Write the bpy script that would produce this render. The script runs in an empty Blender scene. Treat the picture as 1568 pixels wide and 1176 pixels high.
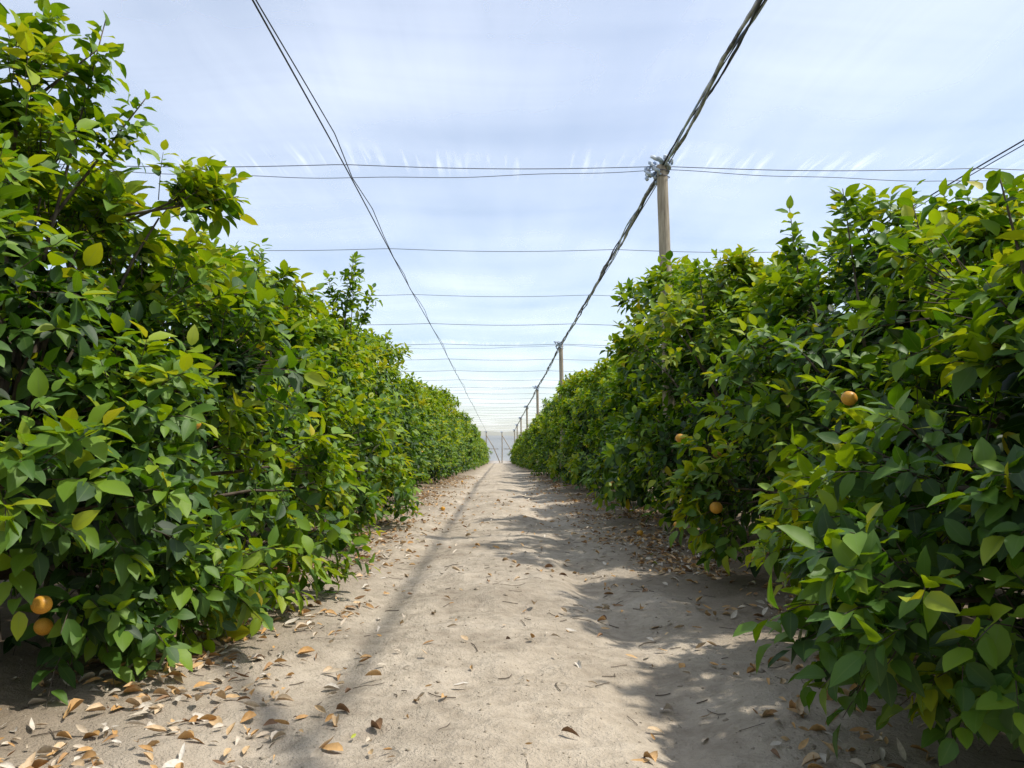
import bpy, math, numpy as np
from mathutils import Vector
rng = np.random.default_rng(7)
scene = bpy.context.scene
col = scene.collection

# ------------------------------------------------------------------ helpers
def norm(a):
    return a/np.maximum(np.linalg.norm(a,axis=-1,keepdims=True),1e-9)
TAB = np.random.default_rng(3).random((256,256))
def vnoise(x,y):
    xi=np.floor(x).astype(int); yi=np.floor(y).astype(int)
    fx=x-xi; fy=y-yi; fx=fx*fx*(3-2*fx); fy=fy*fy*(3-2*fy)
    g=lambda a,b:TAB[a%256,b%256]
    return (g(xi,yi)*(1-fx)+g(xi+1,yi)*fx)*(1-fy)+(g(xi,yi+1)*(1-fx)+g(xi+1,yi+1)*fx)*fy-0.5
def terr(y):   # the block falls gently away from the camera
    y=np.asarray(y,float); t=np.clip(y-22,0,140)
    return -0.0095*t*t/(t+12)
def ground_h(x,y):
    x=np.asarray(x,float); y=np.asarray(y,float)
    near=np.clip(1-(np.abs(x)-5)/20,0,1)*np.clip(1-(y-20)/60,0,1)
    wx=x+0.25*vnoise(y*0.4+70,y*0+5)
    h=0.06*vnoise(x*0.9+11,y*0.5+3)+0.046*vnoise(x*2.3,y*1.9+9)+0.034*vnoise(x*5.5+5,y*5)+0.018*vnoise(x*13,y*13)
    h+=0.03*np.exp(-((wx-0.0)/0.45)**2) - 0.045*np.exp(-((wx+0.85)/0.22)**2)-0.045*np.exp(-((wx-0.85)/0.22)**2)
    h+=0.06*np.clip((np.abs(x)-1.4)/1.2,0,1)
    return h*near+terr(y)
def mesh_np(name,verts,tris=None,quads=None,attrs=None,smooth=True):
    me=bpy.data.meshes.new(name)
    verts=np.asarray(verts,np.float32).reshape(-1,3)
    tris=np.zeros((0,3),int) if tris is None else np.asarray(tris).reshape(-1,3)
    quads=np.zeros((0,4),int) if quads is None else np.asarray(quads).reshape(-1,4)
    me.vertices.add(len(verts)); me.vertices.foreach_set("co",verts.ravel())
    nl=len(tris)*3+len(quads)*4
    me.loops.add(nl)
    me.loops.foreach_set("vertex_index",np.concatenate([tris.ravel(),quads.ravel()]).astype(np.int32))
    npoly=len(tris)+len(quads)
    me.polygons.add(npoly)
    ls=np.concatenate([np.arange(len(tris))*3, len(tris)*3+np.arange(len(quads))*4]).astype(np.int32)
    me.polygons.foreach_set("loop_start",ls)
    me.update(calc_edges=True); me.validate()
    if smooth: me.polygons.foreach_set("use_smooth",np.ones(len(me.polygons),bool))
    if attrs:
        for k,v in attrs.items():
            a=me.attributes.new(k,'FLOAT','POINT'); a.data.foreach_set("value",np.asarray(v,np.float32))
    me.update()
    return me
def obj(name,me,mat=None,parent=None,loc=None):
    o=bpy.data.objects.new(name,me); col.objects.link(o)
    if mat and me is not None and len(me.materials)==0: me.materials.append(mat)
    if parent: o.parent=parent
    if loc is not None: o.location=loc
    return o

class Acc:
    def __init__(s): s.v=[];s.t=[];s.q=[];s.n=0
    def add(s,v,t=None,q=None):
        v=np.asarray(v,float).reshape(-1,3)
        s.v.append(v)
        if t is not None and len(t): s.t.append(np.asarray(t)+s.n)
        if q is not None and len(q): s.q.append(np.asarray(q)+s.n)
        s.n+=len(v)
    def mesh(s,name,smooth=True):
        return mesh_np(name,np.concatenate(s.v),np.concatenate(s.t) if s.t else None,np.concatenate(s.q) if s.q else None,smooth=smooth)
def tube(acc,pts,rad,sides=6,cap=True,rough=0):
    pts=np.asarray(pts,float); n=len(pts); rad=np.broadcast_to(np.asarray(rad,float),(n,))
    t=norm(np.gradient(pts,axis=0))
    ref=np.array([0,0,1.]) if abs(t[0,2])<0.8 else np.array([1.,0,0])
    u=norm(np.cross(t,ref)); w=np.cross(t,u)
    a=np.arange(sides)/sides*2*np.pi
    R=rad[:,None]*(1+rough*rng.uniform(-1,1,(n,sides)))
    v=pts[:,None]+R[...,None]*(np.cos(a)[None,:,None]*u[:,None]+np.sin(a)[None,:,None]*w[:,None])
    v=v.reshape(-1,3)
    i=np.arange(n-1)[:,None]*sides; j=np.arange(sides)[None]; k=(j+1)%sides
    q=np.stack([i+j,i+k,i+sides+k,i+sides+j],-1).reshape(-1,4)
    tr=[]
    if cap:
        v=np.vstack([v,pts[0],pts[-1]]); c0=n*sides
        for jj in range(sides):
            tr.append([c0,(jj+1)%sides,jj]); tr.append([c0+1,(n-1)*sides+jj,(n-1)*sides+(jj+1)%sides])
    acc.add(v,tr,q)

# ------------------------------------------------------------------ materials
def newmat(name):
    m=bpy.data.materials.new(name); m.use_nodes=True
    nt=m.node_tree; nt.nodes.clear()
    out=nt.nodes.new('ShaderNodeOutputMaterial')
    return m,nt,out
def N(nt,t,**kw):
    n=nt.nodes.new(t)
    for k,v in kw.items(): setattr(n,k,v)
    return n
def ramp(nt,stops,interp='LINEAR'):
    r=N(nt,'ShaderNodeValToRGB'); r.color_ramp.interpolation=interp
    e=r.color_ramp.elements
    while len(e)<len(stops): e.new(0.5)
    for i,(p,c) in enumerate(stops):
        e[i].position=p; e[i].color=(c[0],c[1],c[2],1) if len(c)==3 else c
    return r
def noise(nt,scale,detail=4,rough=0.55,coord=None,mapping=None,dist=0):
    n=N(nt,'ShaderNodeTexNoise'); n.inputs['Scale'].default_value=scale; n.inputs['Detail'].default_value=detail; n.inputs['Roughness'].default_value=rough
    n.inputs['Distortion'].default_value=dist
    if coord is not None:
        if mapping is not None:
            mp=N(nt,'ShaderNodeMapping'); mp.inputs['Scale'].default_value=mapping
            nt.links.new(coord,mp.inputs['Vector']); nt.links.new(mp.outputs[0],n.inputs['Vector'])
        else: nt.links.new(coord,n.inputs['Vector'])
    return n
def mathn(nt,op,a,b=None,clamp=False):
    m=N(nt,'ShaderNodeMath',operation=op,use_clamp=clamp)
    for i,x in enumerate((a,b)):
        if x is None: continue
        if isinstance(x,(int,float)): m.inputs[i].default_value=x
        else: nt.links.new(x,m.inputs[i])
    return m.outputs[0]

def leaf_material():
    m,nt,out=newmat('citrus_leaf'); L=nt.links.new
    at=N(nt,'ShaderNodeAttribute',attribute_name='var')
    ed=N(nt,'ShaderNodeAttribute',attribute_name='edge')
    v=at.outputs['Fac']
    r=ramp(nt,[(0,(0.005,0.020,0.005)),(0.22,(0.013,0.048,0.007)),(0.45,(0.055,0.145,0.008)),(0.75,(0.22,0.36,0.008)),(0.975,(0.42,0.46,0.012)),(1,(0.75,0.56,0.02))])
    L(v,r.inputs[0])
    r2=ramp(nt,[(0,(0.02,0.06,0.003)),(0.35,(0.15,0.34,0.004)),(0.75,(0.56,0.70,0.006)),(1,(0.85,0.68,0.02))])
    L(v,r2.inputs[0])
    rib=ramp(nt,[(0,(0.5,0.5,0.5)),(0.10,(0,0,0))]); L(ed.outputs['Fac'],rib.inputs[0])
    mx=N(nt,'ShaderNodeMix',data_type='RGBA'); L(rib.outputs[0],mx.inputs[0]); L(r.outputs[0],mx.inputs[6]); mx.inputs[7].default_value=(0.18,0.27,0.05,1)
    ge=N(nt,'ShaderNodeNewGeometry')
    mu=N(nt,'ShaderNodeMix',data_type='RGBA'); L(mathn(nt,'MULTIPLY',ge.outputs['Backfacing'],0.3),mu.inputs[0]); L(mx.outputs[2],mu.inputs[6]); mu.inputs[7].default_value=(0.08,0.14,0.035,1)
    p=N(nt,'ShaderNodeBsdfPrincipled'); L(mu.outputs[2],p.inputs['Base Color'])
    rg=mathn(nt,'ADD',mathn(nt,'MULTIPLY',ge.outputs['Backfacing'],0.3),0.25); L(rg,p.inputs['Roughness'])
    p.inputs['Specular IOR Level'].default_value=0.42
    t=N(nt,'ShaderNodeBsdfTranslucent'); L(r2.outputs[0],t.inputs['Color'])
    ms=N(nt,'ShaderNodeMixShader'); ms.inputs[0].default_value=0.27
    L(p.outputs[0],ms.inputs[1]); L(t.outputs[0],ms.inputs[2]); L(ms.outputs[0],out.inputs[0])
    return m
def litter_material():
    m,nt,out=newmat('dry_leaf'); L=nt.links.new
    at=N(nt,'ShaderNodeAttribute',attribute_name='var')
    r=ramp(nt,[(0,(0.16,0.09,0.05)),(0.2,(0.34,0.19,0.085)),(0.42,(0.60,0.34,0.11)),(0.62,(0.66,0.45,0.23)),(0.8,(0.66,0.57,0.44)),(0.985,(0.72,0.66,0.56)),(1,(0.45,0.5,0.05))])
    L(at.outputs['Fac'],r.inputs[0])
    tc=N(nt,'ShaderNodeTexCoord'); nz=noise(nt,60,2,0.6,tc.outputs['Object'])
    mx=N(nt,'ShaderNodeMix',data_type='RGBA',blend_type='MULTIPLY'); mx.inputs[0].default_value=0.6
    rr=ramp(nt,[(0.3,(0.6,0.55,0.5)),(0.65,(1,1,1))]); L(nz.outputs[0],rr.inputs[0])
    L(r.outputs[0],mx.inputs[6]); L(rr.outputs[0],mx.inputs[7])
    p=N(nt,'ShaderNodeBsdfPrincipled'); L(mx.outputs[2],p.inputs['Base Color']); p.inputs['Roughness'].default_value=0.7
    L(p.outputs[0],out.inputs[0]); return m
def simple(name,c1,c2,scale=8,rough=0.8,bump=0.0,mapping=None,spec=0.3,detail=4):
    m,nt,out=newmat(name); L=nt.links.new
    tc=N(nt,'ShaderNodeTexCoord'); nz=noise(nt,scale,detail,0.6,tc.outputs['Object'],mapping)
    r=ramp(nt,[(0.3,c1),(0.7,c2)]); L(nz.outputs[0],r.inputs[0])
    p=N(nt,'ShaderNodeBsdfPrincipled'); L(r.outputs[0],p.inputs['Base Color']); p.inputs['Roughness'].default_value=rough
    p.inputs['Specular IOR Level'].default_value=spec
    if bump:
        b=N(nt,'ShaderNodeBump'); b.inputs['Strength'].default_value=bump; b.inputs['Distance'].default_value=0.01
        L(nz.outputs[0],b.inputs['Height']); L(b.outputs[0],p.inputs['Normal'])
    L(p.outputs[0],out.inputs[0]); return m
def soil_material():
    m,nt,out=newmat('sandy_soil'); L=nt.links.new
    tc=N(nt,'ShaderNodeTexCoord'); c=tc.outputs['Object']
    n1=noise(nt,0.9,4,0.6,c); n2=noise(nt,9,5,0.65,c); n3=noise(nt,70,3,0.7,c)
    r=ramp(nt,[(0.30,(0.38,0.315,0.235)),(0.52,(0.54,0.455,0.345)),(0.72,(0.64,0.55,0.43))]); L(n1.outputs[0],r.inputs[0])
    r2=ramp(nt,[(0.3,(0.64,0.62,0.60)),(0.6,(1,1,1))]); L(n2.outputs[0],r2.inputs[0])
    mx=N(nt,'ShaderNodeMix',data_type='RGBA',blend_type='MULTIPLY'); mx.inputs[0].default_value=0.8; L(r.outputs[0],mx.inputs[6]); L(r2.outputs[0],mx.inputs[7])
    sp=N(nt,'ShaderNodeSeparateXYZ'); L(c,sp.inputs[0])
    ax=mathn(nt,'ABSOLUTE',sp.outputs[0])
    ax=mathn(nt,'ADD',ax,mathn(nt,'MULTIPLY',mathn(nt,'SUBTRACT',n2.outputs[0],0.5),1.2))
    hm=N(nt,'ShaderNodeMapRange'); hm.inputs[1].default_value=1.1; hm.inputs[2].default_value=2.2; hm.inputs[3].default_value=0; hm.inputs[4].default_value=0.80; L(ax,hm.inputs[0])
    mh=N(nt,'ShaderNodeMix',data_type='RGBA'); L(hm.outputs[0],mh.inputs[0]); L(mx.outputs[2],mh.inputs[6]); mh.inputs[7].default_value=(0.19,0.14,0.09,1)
    vo=N(nt,'ShaderNodeTexVoronoi'); vo.inputs['Scale'].default_value=38; L(c,vo.inputs['Vector'])
    r3=ramp(nt,[(0.07,(0.45,0.42,0.4)),(0.15,(1,1,1))]); L(vo.outputs['Distance'],r3.inputs[0])
    f4=ramp(nt,[(0.45,(0,0,0)),(0.6,(1,1,1))]); L(n1.outputs[0],f4.inputs[0])
    mg=N(nt,'ShaderNodeMix',data_type='RGBA',blend_type='MULTIPLY'); L(f4.outputs[0],mg.inputs[0]); L(mh.outputs[2],mg.inputs[6]); L(r3.outputs[0],mg.inputs[7])
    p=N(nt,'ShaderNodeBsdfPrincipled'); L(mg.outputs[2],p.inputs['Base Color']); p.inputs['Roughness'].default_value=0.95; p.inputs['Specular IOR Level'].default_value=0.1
    h=mathn(nt,'ADD',mathn(nt,'MULTIPLY',n2.outputs[0],1.0),mathn(nt,'MULTIPLY',n3.outputs[0],0.28))
    b=N(nt,'ShaderNodeBump'); b.inputs['Strength'].default_value=1.0; b.inputs['Distance'].default_value=0.045; L(h,b.inputs['Height']); L(b.outputs[0],p.inputs['Normal'])
    L(p.outputs[0],out.inputs[0]); return m
def net_material(name,base,wires=True):
    m,nt,out=newmat(name); L=nt.links.new
    tc=N(nt,'ShaderNodeTexCoord'); c=tc.outputs['Object']
    if wires:
        sp=N(nt,'ShaderNodeSeparateXYZ'); L(c,sp.inputs[0])
        n1=noise(nt,0.20,2,0.5,c)
        f=mathn(nt,'ADD',mathn(nt,'MULTIPLY',mathn(nt,'SUBTRACT',n1.outputs[0],0.5),0.50),base)
        n3=noise(nt,1.0,2,0.5,c,(8.0,0.5,1),0.3)
        dy=mathn(nt,'PINGPONG',mathn(nt,'ADD',sp.outputs[1],7.5),9.0)
        fall=N(nt,'ShaderNodeMapRange'); fall.inputs[1].default_value=0.0; fall.inputs[2].default_value=0.8; fall.inputs[3].default_value=1; fall.inputs[4].default_value=0; L(dy,fall.inputs[0])
        cr=ramp(nt,[(0.50,(0,0,0)),(0.74,(1,1,1))]); L(n3.outputs[0],cr.inputs[0])
        g=mathn(nt,'MULTIPLY',cr.outputs[0],mathn(nt,'POWER',fall.outputs[0],1.5))
        f=mathn(nt,'ADD',f,mathn(nt,'MULTIPLY',g,0.24))
        n2=noise(nt,1.0,3,0.6,c,(0.12,0.9,1),0.3)
        f=mathn(nt,'ADD',f,mathn(nt,'MULTIPLY',mathn(nt,'SUBTRACT',n2.outputs[0],0.5),0.14))
        n4=noise(nt,1.0,3,0.6,c,(1.5,0.22,1),0.4)
        f=mathn(nt,'ADD',f,mathn(nt,'MULTIPLY',mathn(nt,'SUBTRACT',n4.outputs[0],0.5),0.12))
        f=mathn(nt,'MINIMUM',mathn(nt,'MAXIMUM',f,0.09),0.85)
    tr=N(nt,'ShaderNodeBsdfTransparent')
    d=N(nt,'ShaderNodeBsdfDiffuse'); d.inputs[0].default_value=(0.92,0.92,0.92,1)
    t=N(nt,'ShaderNodeBsdfTranslucent'); t.inputs[0].default_value=(0.95,0.97,0.99,1)
    a=N(nt,'ShaderNodeMixShader'); a.inputs[0].default_value=0.9; L(d.outputs[0],a.inputs[1]); L(t.outputs[0],a.inputs[2])
    ms=N(nt,'ShaderNodeMixShader')
    if wires: L(f,ms.inputs[0])
    else: ms.inputs[0].default_value=base
    L(tr.outputs[0],ms.inputs[1]); L(a.outputs[0],ms.inputs[2])
    L(ms.outputs[0],out.inputs[0]); return m

M_leaf=leaf_material(); M_lit=litter_material(); M_soil=soil_material()
M_bark=simple('citrus_bark',(0.06,0.045,0.03),(0.16,0.125,0.09),14,0.9,0.6)
M_post=simple('weathered_wood',(0.24,0.19,0.13),(0.52,0.44,0.32),6,0.85,0.6,(6,6,0.5))
M_wire=simple('dark_wire',(0.06,0.065,0.09),(0.14,0.14,0.18),20,0.5,0,None,0.4)
M_cab=simple('black_cable',(0.018,0.018,0.02),(0.07,0.07,0.075),15,0.6)
M_hem=simple('net_hem',(0.08,0.08,0.09),(0.60,0.60,0.60),5,0.8,0.5,(1,1.0,1))
M_rag=simple('net_wrap',(0.26,0.38,0.58),(0.68,0.68,0.64),9,0.7,0.5)
M_or=simple('orange_peel',(0.60,0.27,0.03),(0.80,0.42,0.05),9,0.45,0.0,None,0.4)
M_hill=simple('hill_scrub',(0.20,0.22,0.21),(0.30,0.31,0.29),0.05,0.95)
M_net=net_material('shade_net',0.22)
M_net2=net_material('side_net',0.36,False)
M_clod=simple('soil_clod',(0.22,0.18,0.13),(0.50,0.42,0.31),30,0.95)

# ------------------------------------------------------------------ leaves
def leaf_template(lod):
    if lod==0: st=[0,0.14,0.36,0.60,0.82,1.0]; w=[0,0.62,1.0,0.93,0.55,0]
    elif lod==1: st=[0,0.28,0.66,1.0]; w=[0,0.95,0.86,0]
    else: st=[0,0.45,1.0]; w=[0,1.1,0]
    n=len(st); a=list(st); b=[0.]*n; ed=[0.]*n
    Li=[];Ri=[]
    for i in range(1,n-1): Li.append(len(a)); a.append(st[i]-0.02); b.append(-w[i]*0.5); ed.append(1.)
    for i in range(1,n-1): Ri.append(len(a)); a.append(st[i]-0.02); b.append(w[i]*0.5); ed.append(1.)
    T=[[0,1,Li[0]][::-1],[0,Ri[0],1][::-1],[n-2,n-1,Li[-1]][::-1],[n-2,Ri[-1],n-1][::-1]]; Q=[]
    for i in range(1,n-2):
        Q.append([i,Li[i-1],Li[i],i+1]); Q.append([i,i+1,Ri[i],Ri[i-1]])
    return np.array(a),np.array(b),np.array(ed),np.array(T),np.array(Q) if Q else np.zeros((0,4),int)
def build_leaves(name,P,D,Nn,Ln,Wd,var,lod,curl=(0.05,0.38),fold=(0.12,0.6),r=None):
    r=r or rng
    a,b,ed,T,Q=leaf_template(lod); n=len(P)
    D=norm(D); Nn=norm(Nn-D*np.sum(Nn*D,1,keepdims=True)); S=np.cross(D,Nn)
    cu=r.uniform(*curl,n)[:,None]; fo=r.uniform(*fold,n)[:,None]; tw=r.uniform(-0.35,0.35,n)[:,None]
    aa=a[None]*np.ones((n,1)); bb=b[None]*np.ones((n,1))
    cc=-cu*aa**2*Ln[:,None]+ (fo*np.abs(bb)+tw*bb*aa)*Wd[:,None]
    if lod==0: cc+=0.06*np.sin(aa*9+r.uniform(0,6,n)[:,None])*np.abs(bb)*2*Wd[:,None]
    V=P[:,None]+(aa*Ln[:,None])[...,None]*D[:,None]+(bb*Wd[:,None])[...,None]*S[:,None]+cc[...,None]*Nn[:,None]
    k=len(a); off=(np.arange(n)*k)[:,None,None]
    return mesh_np(name,V.reshape(-1,3),(T[None]+off).reshape(-1,3),(Q[None]+off).reshape(-1,4) if len(Q) else None,
        {'var':np.repeat(var,k),'edge':np.tile(ed,n)})

def profile(t):
    return np.interp(t,[0,0.12,0.30,0.5,0.7,0.85,0.95,1.0],[0.84,0.97,1.0,0.96,0.84,0.66,0.45,0.2])
def make_tree_meshes(name,seed,rx=1.15,ry=1.6,h=3.2,lod=1,nclump=60,twigs=20,shoots=8,extra=(),xshoots=(),side=1,yellow=0.03,clear=(),lscale=1.0,zb=0.30,hv0=0.19):
    r=np.random.default_rng(seed)
    C=[];R=[]
    for i in range(nclump):
        z=zb+(h-zb-0.15)*((i+0.5)/nclump)**0.95
        th=i*2.39996+r.uniform(-0.5,0.5); pr=profile(z/h)*(0.52+0.56*r.random()**1.15)
        pr*=1+0.10*math.sin(2*th+seed)+0.08*math.sin(3*th+2*seed+z)
        c,s=math.cos(th),math.sin(th); k=(abs(c)**2.6+abs(s)**2.6)**(-1/2.6)
        rad=r.uniform(0.22,0.46)
        C.append([rx*pr*k*c,ry*pr*k*s,max(z,zb-0.1+rad*0.75)]); R.append(rad)
    for i in range(6):
        th=r.uniform(0,6.28); q=r.uniform(0,0.5)
        C.append([rx*q*math.cos(th),ry*q*math.sin(th),h-r.uniform(0.1,0.75)]); R.append(r.uniform(.22,.42))
    for e in extra: C.append(list(e[:3])); R.append(e[3])
    C=np.array(C); R=np.array(R)
    nt=len(C)*twigs
    ci=np.repeat(np.arange(len(C)),twigs)
    axis=C[ci].copy(); axis[:,2]=(axis[:,2]-h*0.45)*0.5; outw=norm(axis)
    dr=norm(r.normal(size=(nt,3))+outw*1.0+np.array([0,0,0.45]))
    pos=C[ci]+dr*(R[ci]*r.uniform(0.50,1.05,nt))[:,None]
    low=np.clip(1-pos[:,2]/1.4,0,1)
    tdir=norm(dr*0.8+outw*0.5+r.normal(size=(nt,3))*0.25+np.stack([0*low,0*low,0.45-0.75*low],1))
    tl=r.uniform(0.15,0.34,nt)
    K=9
    clumpvar=r.normal(size=len(C))*0.10
    SP=[];SD=[];SL=[]
    for i in range(shoots):
        th=r.uniform(0,6.28); q=r.uniform(0.1,0.8)
        zz=h*r.uniform(0.78,0.92)
        SP.append([rx*q*math.cos(th)*0.9,ry*q*math.sin(th)*0.95,zz]); SD.append([r.normal()*0.25,r.normal()*0.25,1]); SL.append(r.uniform(0.3,0.7))
    for s in xshoots: SP.append(s[0]);SD.append(s[1]);SL.append(s[2])
    P=[];D=[];NN=[];LL=[];VV=[]
    wood=Acc()
    def emit(pos,tdir,tl,K,scale,var0,droop,stem=False):
        n=len(pos)
        ref=np.where(np.abs(tdir[:,2:3])<0.9,np.array([[0,0,1.]]),np.array([[1.,0,0]]))
        u=norm(np.cross(tdir,ref)); w=np.cross(tdir,u)
        ph=r.uniform(0,6.28,n)
        tsz=r.uniform(0.82,1.18,n)
        for k in range(K):
            s=(k+0.6)/K
            bp=pos+tdir*(tl*s)[:,None]; bp[:,2]-=droop*tl*s*s
            a=ph+k*2.4
            rad=np.cos(a)[:,None]*u+np.sin(a)[:,None]*w
            if k==K-1: rad*=0.25
            d=norm(tdir*(0.35+0.5*s)+rad*0.9+r.normal(size=(n,3))*0.2+np.array([0,0,-0.24]))
            nn=np.array([0,0,1.0])+tdir*0.6+r.normal(size=(n,3))*0.36
            ln=r.uniform(0.075,0.135,n)*scale*tsz*(1-0.25*abs(s-0.5))
            P.append(bp+d*0.012);D.append(d);NN.append(nn);LL.append(ln)
            VV.append(np.clip(var0+0.30*s+r.normal(size=n)*0.14,0,0.93))
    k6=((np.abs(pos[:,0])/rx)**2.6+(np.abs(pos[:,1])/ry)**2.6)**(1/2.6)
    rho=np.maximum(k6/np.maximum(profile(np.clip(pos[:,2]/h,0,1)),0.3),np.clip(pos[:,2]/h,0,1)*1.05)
    inner=np.clip((rho-1.0)*0.6,-0.28,0.08)  # inner leaves coloured darker: older growth, plus painted shade between clumps
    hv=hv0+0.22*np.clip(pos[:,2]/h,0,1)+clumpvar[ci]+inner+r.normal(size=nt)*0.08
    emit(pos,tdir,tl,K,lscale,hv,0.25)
    SP=np.array(SP);SD=norm(np.array(SD,float));SL=np.array(SL)
    for i in range(len(SP)):
        kk=int(SL[i]*22)+6
        emit(SP[i:i+1],SD[i:i+1],SL[i:i+1],kk,0.85*lscale,np.array([0.38]),0.05)
        m=int(SL[i]*11)
        if m:
            s=r.uniform(0,0.8,m); pp=SP[i]+SD[i]*(SL[i]*s)[:,None]; dd=norm(r.normal(size=(m,3))*0.8+SD[i]*0.8)
            emit(pp,dd,r.uniform(0.1,0.22,m),7,0.85*lscale,np.full(m,0.34),0.1)
        ss=np.linspace(-0.9,1,7)[:,None]; pts=SP[i]+SD[i]*ss*SL[i]; tube(wood,pts,np.linspace(0.012,0.003,7),5)
    ni=300
    th=r.uniform(0,6.28,ni); q=np.sqrt(r.uniform(0,1,ni))*0.6; z=r.uniform(0.5,h*0.75,ni)
    ip=np.stack([rx*q*np.cos(th),ry*q*np.sin(th),z],1)
    emit(ip,norm(r.normal(size=(ni,3))),r.uniform(0.15,0.3,ni),5,lscale*1.2,np.full(ni,-0.15),0.2)  # interior fill leaves take the darkest colour, painting shade into the crown gaps
    P=np.concatenate(P);D=np.concatenate(D);NN=np.concatenate(NN);LL=np.concatenate(LL);VV=np.concatenate(VV)
    yl=r.random(len(P)); VV=np.where(yl<yellow*0.04,r.uniform(0.985,1.0,len(P)),np.where(yl<yellow,r.uniform(0.65,0.94,len(P)),VV))
    tip=P+D*LL[:,None]
    zmin=min(zb-0.21,0.09)
    keep=(tip[:,2]>zmin)&(P[:,2]>zmin)
    for c in clear:
        rel=(P+tip)*0.5-np.array(c[:3]); ax=norm(np.array([[-side*0.5,-0.85,0.08]]))[0]
        al=rel@ax; pe=np.linalg.norm(rel-al[:,None]*ax,axis=1)
        keep&=~((al>-0.05)&(al<0.6)&(pe<0.072))
    P,D,NN,LL,VV=P[keep],D[keep],NN[keep],LL[keep],VV[keep]
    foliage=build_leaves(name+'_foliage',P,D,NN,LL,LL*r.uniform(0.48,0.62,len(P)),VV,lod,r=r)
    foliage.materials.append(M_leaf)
    th=0.45
    tp=np.array([[0,0,-0.1],[0.01,0,0.05],[0.02,-0.02,0.25],[0.0,0.0,th+0.1]])
    tube(wood,tp,[0.13,0.10,0.085,0.08],10,rough=0.08)
    for i in range(len(C)):
        if i%2 and lod>0: continue
        e=C[i]; s=np.array([0,0,th+r.uniform(-0.1,0.1)])
        mid=s*0.45+e*0.55+np.array([0,0,0.25+0.1*r.normal()])
        t=np.linspace(0,1,7)[:,None]
        pts=(1-t)**2*s+2*t*(1-t)*mid+t*t*e+r.normal(size=(7,3))*0.012
        tube(wood,pts,np.linspace(r.uniform(0.025,0.045),0.006,7),5)
    if lod==0:
        idx=np.arange(0,nt,1)
        p0=C[ci]*0.35+pos*0.65; p1=pos[idx]+tdir[idx]*(tl[idx]*0.5)[:,None]; p1[:,2]-=0.06*tl[idx]; p2=pos[idx]+tdir[idx]*(tl[idx]*0.95)[:,None]; p2[:,2]-=0.22*tl[idx]
        u=norm(np.cross(tdir[idx],r.normal(size=(len(idx),3)))); w=np.cross(tdir[idx],u)
        vs=[]
        for pp,rr in ((p0,0.0035),(p1,0.0028),(p2,0.0015)):
            for a in (0,2.094,4.189): vs.append(pp+rr*(math.cos(a)*u+math.sin(a)*w))
        V=np.stack(vs,1).reshape(-1,3); off=(np.arange(len(idx))*9)[:,None,None]
        q=[]
        for l in (0,3):
            for j in range(3): q.append([l+j,l+(j+1)%3,l+3+(j+1)%3,l+3+j])
        wood.add(V,None,(np.array(q)[None]+off).reshape(-1,4))
    w=wood.mesh(name+'_wood'); w.materials.append(M_bark)
    return foliage,w

def fruit_mesh():
    a=Acc(); nu,nv=18,12
    vs=[];q=[];t=[]
    for i in range(1,nv):
        ph=math.pi*i/nv
        for j in range(nu):
            an=2*math.pi*j/nu; rr=math.sin(ph)*(1+0.012*math.sin(5*an)); z=math.cos(ph)*0.94
            if i<=1: z-=0.03
            vs.append([rr*math.cos(an),rr*math.sin(an),z])
    for i in range(nv-2):
        for j in range(nu): q.append([i*nu+j,(i+1)*nu+j,(i+1)*nu+(j+1)%nu,i*nu+(j+1)%nu])
    vs.append([0,0,0.87]); vs.append([0,0,-0.94]); n=len(vs)
    for j in range(nu):
        t.append([n-2,j,(j+1)%nu]); t.append([n-1,(nv-2)*nu+(j+1)%nu,(nv-2)*nu+j])
    a.add(vs,t,q)
    me=a.mesh('orange_fruit'); me.materials.append(M_or); return me
ME_fruit=fruit_mesh()

def place_tree(fol,wood,loc,rot=0,sc=(1,1,1),fruits=()):
    e=bpy.data.objects.new('orange_tree',None); col.objects.link(e); e.location=(loc[0],loc[1],float(ground_h(loc[0],loc[1])) if abs(loc[0])<5 else float(terr(loc[1])))
    e.rotation_euler=(0,0,rot); e.scale=sc; e.empty_display_size=0.3
    f=obj('foliage',fol,None,e); w=obj('trunk_and_limbs',wood,None,e)
    for i,p in enumerate(fruits):
        o=obj('fruit_%d'%(i+1),ME_fruit,None,e); o.location=p[:3]; s=p[3] if len(p)>3 else 0.043; o.scale=(s,s,s); o.rotation_euler=(0.3*i,0.2*i,i)
    return e
def local(c,lst): return [tuple([p[0]-c[0],p[1]-c[1]]+list(p[2:])) for p in lst]
def lsh(c,lst): return [((p[0][0]-c[0],p[0][1]-c[1],p[0][2]),p[1],p[2]) for p in lst]

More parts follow.
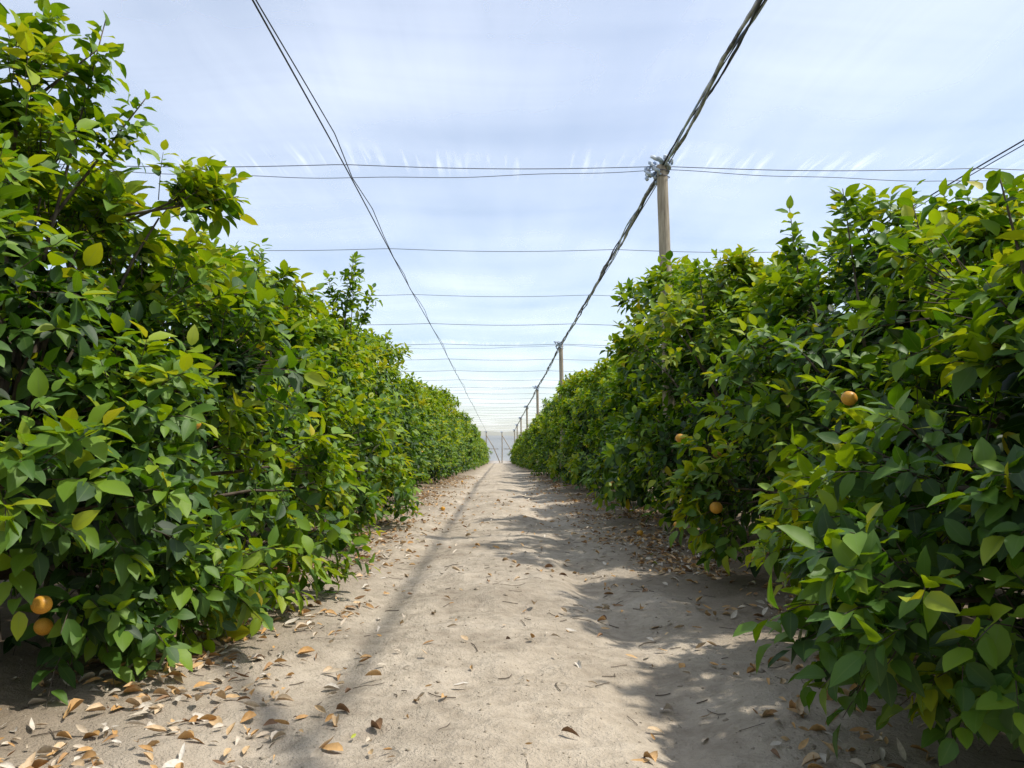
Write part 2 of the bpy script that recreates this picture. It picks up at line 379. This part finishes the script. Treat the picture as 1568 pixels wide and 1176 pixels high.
specs=[
 ((-3.10,4.75),dict(seed=11,rx=1.2,ry=1.55,h=2.95,lod=0,nclump=50,twigs=22,shoots=4,side=-1,yellow=0.06,lscale=1.22,hv0=0.22,zb=0.22),
  [(-2.0,3.9,0.85,0.36),(-1.80,5.5,0.34,0.38),(-1.9,4.9,0.30,0.34),(-1.62,6.1,0.36,0.38),(-1.72,6.3,0.8,0.36),(-2.75,4.3,3.0,0.3),(-2.2,4.9,2.65,0.28),(-1.80,5.0,1.7,0.42),(-2.0,4.1,1.3,0.36),(-1.68,5.7,1.0,0.42),(-1.95,4.5,0.40,0.32),(-2.15,3.4,1.0,0.3),(-2.05,4.0,0.32,0.26)],
  [((-2.75,4.3,3.0),(0.1,0.1,1),0.95),((-2.55,4.5,2.95),(0.2,0,1),0.8),((-2.2,5.0,2.75),(0.75,0.2,0.45),0.5),((-2.95,4.3,3.0),(-0.1,0,1),0.9),((-2.45,4.6,2.9),(0.4,0.2,0.8),0.55),((-2.6,4.4,3.3),(0.7,0.1,0.7),0.35),((-2.1,4.9,2.7),(0.9,0.1,0.2),0.4),((-2.75,3.9,2.7),(0.1,-0.1,1),0.5)],
  [(-2.02,3.5,0.45),(-1.80,4.55,1.29,0.046),(-2.15,3.75,0.30,0.042)]),
 ((-3.15,8.1),dict(seed=12,rx=1.2,ry=1.45,h=2.95,lod=0,nclump=46,twigs=21,shoots=7,side=-1,yellow=0.06,lscale=1.25,hv0=0.21,zb=0.24),
  [(-1.95,9.2,0.40,0.36),(-1.85,8.8,1.3,0.36),(-1.95,8.7,0.6,0.4)],[((-2.6,8.0,2.8),(0.2,0,1),0.45)],[]),
 ((-3.15,11.3),dict(seed=13,rx=1.2,ry=1.5,h=3.1,lod=1,nclump=48,twigs=20,shoots=7,side=-1,yellow=0.06,lscale=1.28,hv0=0.21),
  [(-1.8,11.4,0.45,0.42)],[((-2.3,11.8,3.0),(0.05,0,1),1.2),((-2.45,11.7,3.0),(-0.25,0,1),0.9),((-2.25,12.2,3.0),(0.3,0,1),0.8),((-2.35,11.6,3.1),(0.12,0,1),1.0)],[]),
 ((3.05,3.15),dict(seed=21,rx=1.25,ry=1.5,h=2.2,lod=0,nclump=50,twigs=22,shoots=6,side=1,yellow=0.04,lscale=1.14,hv0=0.17),
  [(1.62,2.95,0.52,0.34),(1.46,2.75,0.56,0.24),(1.80,3.4,0.70,0.34),(1.9,3.1,0.95,0.34),(1.95,4.3,0.55,0.34),(1.80,2.6,0.42,0.3)],
  [((2.5,4.3,1.95),(-0.2,0,1),0.6),((2.3,3.3,1.95),(-0.2,0,1),0.4)],
  [(1.74,3.75,0.62,0.046),(1.88,4.1,1.39,0.042),(1.9,4.5,0.9,0.042)]),
 ((3.25,6.1),dict(seed=22,rx=1.22,ry=1.55,h=2.75,lod=0,nclump=48,twigs=22,shoots=9,side=1,yellow=0.04,lscale=1.22,zb=0.34,hv0=0.16),
  [(2.1,6.6,0.7,0.4),(2.1,5.9,1.6,0.36)],[((2.5,5.3,2.4),(-0.1,0,1),0.6),((2.5,6.3,2.6),(-0.1,0,1),0.6)],
  [(1.82,6.5,0.66,0.054),(1.92,5.8,0.35,0.040),(1.98,7.0,1.1,0.04)]),
 ((3.2,9.3),dict(seed=23,rx=1.2,ry=1.5,h=3.15,lod=0,nclump=48,twigs=22,shoots=7,side=1,yellow=0.06,lscale=1.22,zb=0.33,hv0=0.17),
  [(2.1,9.2,2.9,0.38),(2.0,8.4,2.4,0.36),(1.95,9.8,2.3,0.36)],[((2.3,8.6,2.9),(-0.1,0,1),0.4)],[(1.88,8.0,1.25,0.050),(1.92,8.4,0.32,0.038)]),
]
for c,kw,ex,xs,fr in specs:
    lf=local(c,fr)
    f,w=make_tree_meshes('tree%d'%kw['seed'],extra=local(c,ex),xshoots=lsh(c,xs),clear=lf,**kw)
    place_tree(f,w,c,fruits=lf)
variants=[make_tree_meshes('far%d'%i,40+i,rx=1.2,ry=1.5,h=3.2,lod=1,nclump=42,twigs=17,shoots=8,yellow=0.07,lscale=1.34,hv0=0.20) for i in range(4)]
lowv=[make_tree_meshes('low%d'%i,60+i,rx=1.2,ry=1.5,h=3.2,lod=2,nclump=34,twigs=11,shoots=5,yellow=0.07,lscale=1.7,hv0=0.21) for i in range(2)]
r2=np.random.default_rng(5)
def far_row(x,ys,vs,fr=True):
    for y in ys:
        v=vs[r2.integers(len(vs))]
        rot=(math.pi if r2.random()<0.5 else 0)+r2.normal()*0.12
        k=r2.uniform(0.90,1.08)
        fruits=[]
        if fr and y<40 and r2.random()<0.35:
            sx=-1 if x>0 else 1
            lx=sx*1.12; c,sn=math.cos(-rot),math.sin(-rot); ly=r2.uniform(-1.2,1.2)
            fruits.append((lx*c-ly*sn,lx*sn+ly*c,r2.uniform(0.3,1.3)))
        place_tree(v[0],v[1],(x+r2.normal()*0.12,y+r2.normal()*0.12),rot,(k,r2.uniform(0.92,1.02),k*r2.uniform(0.84,1.16)),fruits)
far_row(-3.15,np.arange(14.5,45,3.25),variants)
far_row(3.2,np.arange(12.5,45,3.25),variants)
far_row(-3.15,np.arange(47.0,122,3.2),lowv,False)
far_row(3.2,np.arange(48.3,122,3.2),lowv,False)
far_row(-3.4,[0.4,-2.8],variants,False); far_row(3.7,[-0.6,-4.0],variants,False)
far_row(-9.3,np.arange(3,60,3.3),lowv,False); far_row(9.3,np.arange(3,60,3.3),lowv,False)

# ------------------------------------------------------------------ ground
def axis(lo,hi,step,far,n=30):
    d=np.arange(lo,hi+1e-6,step); g=np.geomspace(step*2,far,n)
    return np.concatenate([(lo-g)[::-1],d,hi+g])
xs=axis(-3.4,3.4,0.04,1500); ys=np.unique(np.concatenate([axis(1.5,16,0.04,1500),np.arange(17,165,1.0)]))
X,Y=np.meshgrid(xs,ys); Z=ground_h(X,Y)
nx,ny=len(xs),len(ys)
i=np.arange(ny-1)[:,None]*nx; j=np.arange(nx-1)[None]
Q=np.stack([i+j,i+j+1,i+nx+j+1,i+nx+j],-1).reshape(-1,4)
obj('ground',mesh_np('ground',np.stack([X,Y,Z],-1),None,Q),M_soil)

def litter(n,xf,yf,keepf=None):
    y=yf(n); x=xf(n)
    if keepf is not None:
        k=rng.random(n)<keepf(x,y); x,y=x[k],y[k]
    return x,y
x1,y1=litter(24000,lambda n:rng.choice([-1,1],n)*np.clip(np.abs(rng.normal(2.1,0.50,n)),0,4.2),lambda n:1.8+rng.random(n)**1.7*36,lambda x,y:np.clip((vnoise(x*1.6+31,y*1.6+7)+0.5)*2.6-0.9,0.04,1))
x2,y2=litter(560,lambda n:rng.uniform(-1.7,1.7,n),lambda n:1.9+rng.random(n)**1.3*20)
x3,y3=litter(560,lambda n:-np.abs(rng.normal(1.7,0.5,n)),lambda n:rng.uniform(2.2,4.6,n),lambda x,y:np.clip((vnoise(x*2+1,y*2+7)+0.5)*2.6-0.8,0.05,1)*(x<-0.7))
x=np.concatenate([x1,x2,x3]); y=np.concatenate([y1,y2,y3]); n=len(x)
a=rng.uniform(0,6.28,n)
P=np.stack([x,y,ground_h(x,y)+0.010+0.012*rng.random(n)],1)
D=np.stack([np.cos(a),np.sin(a),rng.normal(0,0.14,n)],1); NN=np.stack([rng.normal(0,0.4,n),rng.normal(0,0.4,n),np.ones(n)],1)
Ln=rng.uniform(0.03,0.10,n); v=rng.beta(1.7,1.2,n)*0.97; v=np.where(rng.random(n)<0.006,1.0,v)
me=build_leaves('fallen_leaves',P,D,NN,Ln,Ln*rng.uniform(0.22,0.5,n),v,0,curl=(-0.5,0.45),fold=(0.2,1.8))
obj('fallen_leaves',me,M_lit)
n=7000
x=rng.uniform(-2.6,2.6,n); y=1.8+rng.random(n)**1.6*16; s=rng.lognormal(-5.4,0.55,n)
O=np.array([[1,0,0],[0,1,0],[-1,0,0],[0,-1,0],[0,0,.7],[0,0,-.7]],float)
V=np.stack([x,y,ground_h(x,y)],1)[:,None]+O[None]*s[:,None,None]*rng.uniform(0.6,1.3,(n,6,1))
T=np.array([[0,1,4],[1,2,4],[2,3,4],[3,0,4],[1,0,5],[2,1,5],[3,2,5],[0,3,5]])
obj('soil_clods',mesh_np('soil_clods',V.reshape(-1,3),(T[None]+(np.arange(n)*6)[:,None,None]).reshape(-1,3)),M_clod)
tw=Acc()
for q in range(420):
    x0=rng.choice([-1,1])*abs(rng.normal(1.3,0.8)); y0=1.9+rng.random()**1.5*12; a0=rng.uniform(0,6.28); L=rng.uniform(0.03,0.14)
    t=np.linspace(-0.5,0.5,4); bx=rng.normal()*0.3
    px=x0+L*(t*math.cos(a0)-bx*t*t*math.sin(a0)); py=y0+L*(t*math.sin(a0)+bx*t*t*math.cos(a0))
    tube(tw,np.stack([px,py,ground_h(px,py)+0.006],1),rng.uniform(0.0012,0.003),4)
obj('fallen_twigs',tw.mesh('fallen_twigs'),M_bark)
for (x,y) in [(-1.12,15.4),(-1.45,30),(1.9,10.5)]:
    o=obj('fallen_orange',ME_fruit,None,None,(x,y,float(ground_h(x,y))+0.042)); o.scale=(0.045,)*3

# ------------------------------------------------------------------ net structure
HZ=5.22; YE=127.5
cab_x=[-11.2,-6.7,-2.2,2.3,6.8,11.3]
def sheet(X,Y,Z):
    ny,nx=X.shape; i=np.arange(ny-1)[:,None]*nx; j=np.arange(nx-1)[None]
    return mesh_np('sheet',np.stack([X,Y,Z],-1),None,np.stack([i+j,i+j+1,i+nx+j+1,i+nx+j],-1).reshape(-1,4))
gx=np.arange(-33.7,33.8,0.375); gy=np.arange(-16.5,YE+0.01,0.375)
X,Y=np.meshgrid(gx,gy)
u=(X-2.3)/4.5; w=(Y-10.5)/4.5
Z=HZ+terr(Y)+0.05-0.16*np.abs(np.sin(np.pi*u))*(0.6+0.4*np.abs(np.sin(np.pi*w)))+0.03*vnoise(X*0.8+50,Y*0.8+50)
obj('shade_net_roof',sheet(X,Y,Z),M_net)
gx=np.arange(-33.7,33.8,0.5); gz=np.linspace(float(terr(YE)),HZ+float(terr(YE)),10); X,Zz=np.meshgrid(gx,gz)
obj('shade_net_wall',sheet(X,YE+0.1*np.sin(X*1.7)*np.sin(Zz),Zz),M_net2)
def post(x,y,brace=False):
    e=bpy.data.objects.new('wooden_post',None); col.objects.link(e); e.location=(x,y,float(terr(y)))
    a=Acc(); z=np.linspace(-0.3,HZ-0.05,24)
    pts=np.stack([0.02*np.sin(z*0.8),0.015*np.cos(z),z],1); tube(a,pts,np.linspace(0.092,0.076,24),18,rough=0.035)
    obj('pole',a.mesh('post_pole'),M_post,e)
    b=Acc()
    for zz in (HZ-0.14,HZ-0.22):
        an=np.linspace(0,2*np.pi,20); tube(b,np.stack([0.086*np.cos(an),0.086*np.sin(an),zz+0.01*np.sin(an*2)],1),0.006,5)
    obj('wire_binding',b.mesh('binding'),M_wire,e)
    c=Acc()
    for q in range(11):
        a0=rng.uniform(0,6.28); t=np.linspace(0,1,14)
        rr=0.09+0.05*rng.random(); pts=np.stack([rr*np.cos(a0+t*2.6)-0.16*q/11,rr*np.sin(a0+t*2.6),HZ+0.04-0.32*t*rng.uniform(0.2,1.0)],1)+rng.normal(size=(14,3))*0.008
        tube(c,pts,0.012+0.015*np.abs(np.sin(t*7+q)),7,rough=0.2)
    obj('net_wrapping',c.mesh('wrap'),M_rag,e)
    if brace:
        d=Acc(); tube(d,[[0,0,HZ-0.6],[1.2,0,HZ*0.5],[2.3,0,0]],0.07,8); tube(d,[[0.3,0,HZ*0.45],[2.0,0,HZ*0.45]],0.05,8)
        obj('brace',d.mesh('brace'),M_post,e)
for y_ in np.arange(-7.5,YE,18): post(2.3,y_)
for x in (-6.7,11.3):
    for y_ in np.arange(10.5,70,18): post(x,y_)
for x in (-2.2,0.4): post(x,YE-0.4,True)
ly=np.concatenate([np.arange(-15,40,0.12),np.arange(40,YE,0.6)])
def sagz(y,amp): return terr(y)-amp*np.abs(np.sin(np.pi*(y-10.5)/18))**1.5
for x in cab_x:
    e=bpy.data.objects.new('support_cable',None); col.objects.link(e)
    heavy=abs(x-2.3)<0.1
    a=Acc()
    z=HZ-0.03+sagz(ly,0.06)
    tube(a,np.stack([x+0*ly,ly,z],1),0.010,6)
    wob=0.025*np.interp(ly,np.arange(-16,YE+2,1.5),rng.normal(size=len(np.arange(-16,YE+2,1.5))))
    tube(a,np.stack([x+0.045+wob,ly,z-0.03+0.5*wob],1),0.007,5)
    obj('steel_strands',a.mesh('strands'),M_cab,e)
    if heavy:
        for kx,rad,mt in ((0,0.019,M_hem),(1,0.013,M_cab),(2,0.012,M_rag)):
            b=Acc(); ph=ly*1.3+kx*2.1
            rr=0.030+0.014*np.sin(ly*0.9+kx)
            tube(b,np.stack([x+rr*np.cos(ph),ly,z-0.02+rr*np.sin(ph)-0.02*np.abs(np.sin(ly*2.1))],1),rad*(0.8+0.5*np.abs(np.sin(ly*3.1+kx))),6,rough=0.25)
            obj('net_hem_%d'%kx,b.mesh('hem'),mt,e)
lx=np.linspace(-33,33,300)
for k,yc in enumerate(np.arange(1.5,YE-1,4.5)):
    e=Acc(); main=abs(((yc-10.5)/18)-round((yc-10.5)/18))<0.01; tz=float(terr(yc))
    sg=tz-0.05*np.abs(np.sin(np.pi*(lx-2.3)/4.5))
    tube(e,np.stack([lx,yc+0*lx,HZ-0.06+sg],1),0.006 if yc<20 else 0.008,5)
    if main: tube(e,np.stack([lx,yc+0.03+0*lx,tz+HZ-0.10-0.14*np.abs(np.sin(np.pi*(lx-2.3)/9))+0.01*np.sin(lx*3)],1),0.005,5)
    obj('cross_wire',e.mesh('cross_wire'),M_wire)
a=Acc()  # added roll, unseen above the frame, casts a diagonal shadow streak on the path
t=np.linspace(0,1,30); tube(a,np.stack([1.35+1.15*t,4.6-2.0*t,HZ-0.1-0.05*np.sin(t*3.1)],1),0.055+0.02*np.sin(t*14),8,rough=0.2)
obj('shadow_caster_roll',a.mesh('shadow_caster_roll'),M_hem)

hx=np.linspace(-900,900,200); rows=[]
for k,(yy,f) in enumerate([(170,0),(250,0.6),(330,1.0),(480,0.5)]):
    hh=(10+6*vnoise(hx*0.012+3,hx*0+1.5)+1.8*vnoise(hx*0.08,hx*0+k))*f - 2.2
    rows.append(np.stack([hx,yy+0*hx,hh],1))
V=np.concatenate(rows); i=np.arange(3)[:,None]*200; j=np.arange(199)[None]
obj('hill',mesh_np('hill',V,None,np.stack([i+j,i+j+1,i+200+j+1,i+200+j],-1).reshape(-1,4)),M_hill)

# ------------------------------------------------------------------ light
el=math.radians(59); az=math.radians(92)
sv=Vector((math.cos(el)*math.sin(az),math.cos(el)*math.cos(az),math.sin(el)))
sl=bpy.data.lights.new('sun','SUN'); sl.energy=5.0; sl.angle=math.radians(1.4); sl.color=(1,0.965,0.90)
so=bpy.data.objects.new('sun',sl); col.objects.link(so); so.rotation_euler=sv.to_track_quat('Z','Y').to_euler(); so.location=(10,10,30)
wd=bpy.data.worlds.new('World'); scene.world=wd; wd.use_nodes=True
nt=wd.node_tree; bg=nt.nodes['Background']
sk=nt.nodes.new('ShaderNodeTexSky'); sk.sky_type='NISHITA'; sk.sun_disc=False; sk.sun_elevation=el; sk.sun_rotation=az
sk.air_density=1.0; sk.dust_density=1.2; sk.ozone_density=1.0
hs=nt.nodes.new('ShaderNodeHueSaturation'); hs.inputs['Saturation'].default_value=0.90; hs.inputs['Value'].default_value=1.22
nt.links.new(sk.outputs[0],hs.inputs['Color']); nt.links.new(hs.outputs[0],bg.inputs[0]); bg.inputs[1].default_value=0.15
scene.view_settings.view_transform='Standard'; scene.view_settings.look='None'; scene.view_settings.exposure=0

cd=bpy.data.cameras.new('camera'); cd.sensor_width=36; cd.lens=27.05; cd.clip_start=0.05; cd.clip_end=5000
co=bpy.data.objects.new('camera',cd); col.objects.link(co); co.location=(0,0,1.17)
co.rotation_euler=(math.radians(90+4.95),0,math.radians(-0.92)); scene.camera=co
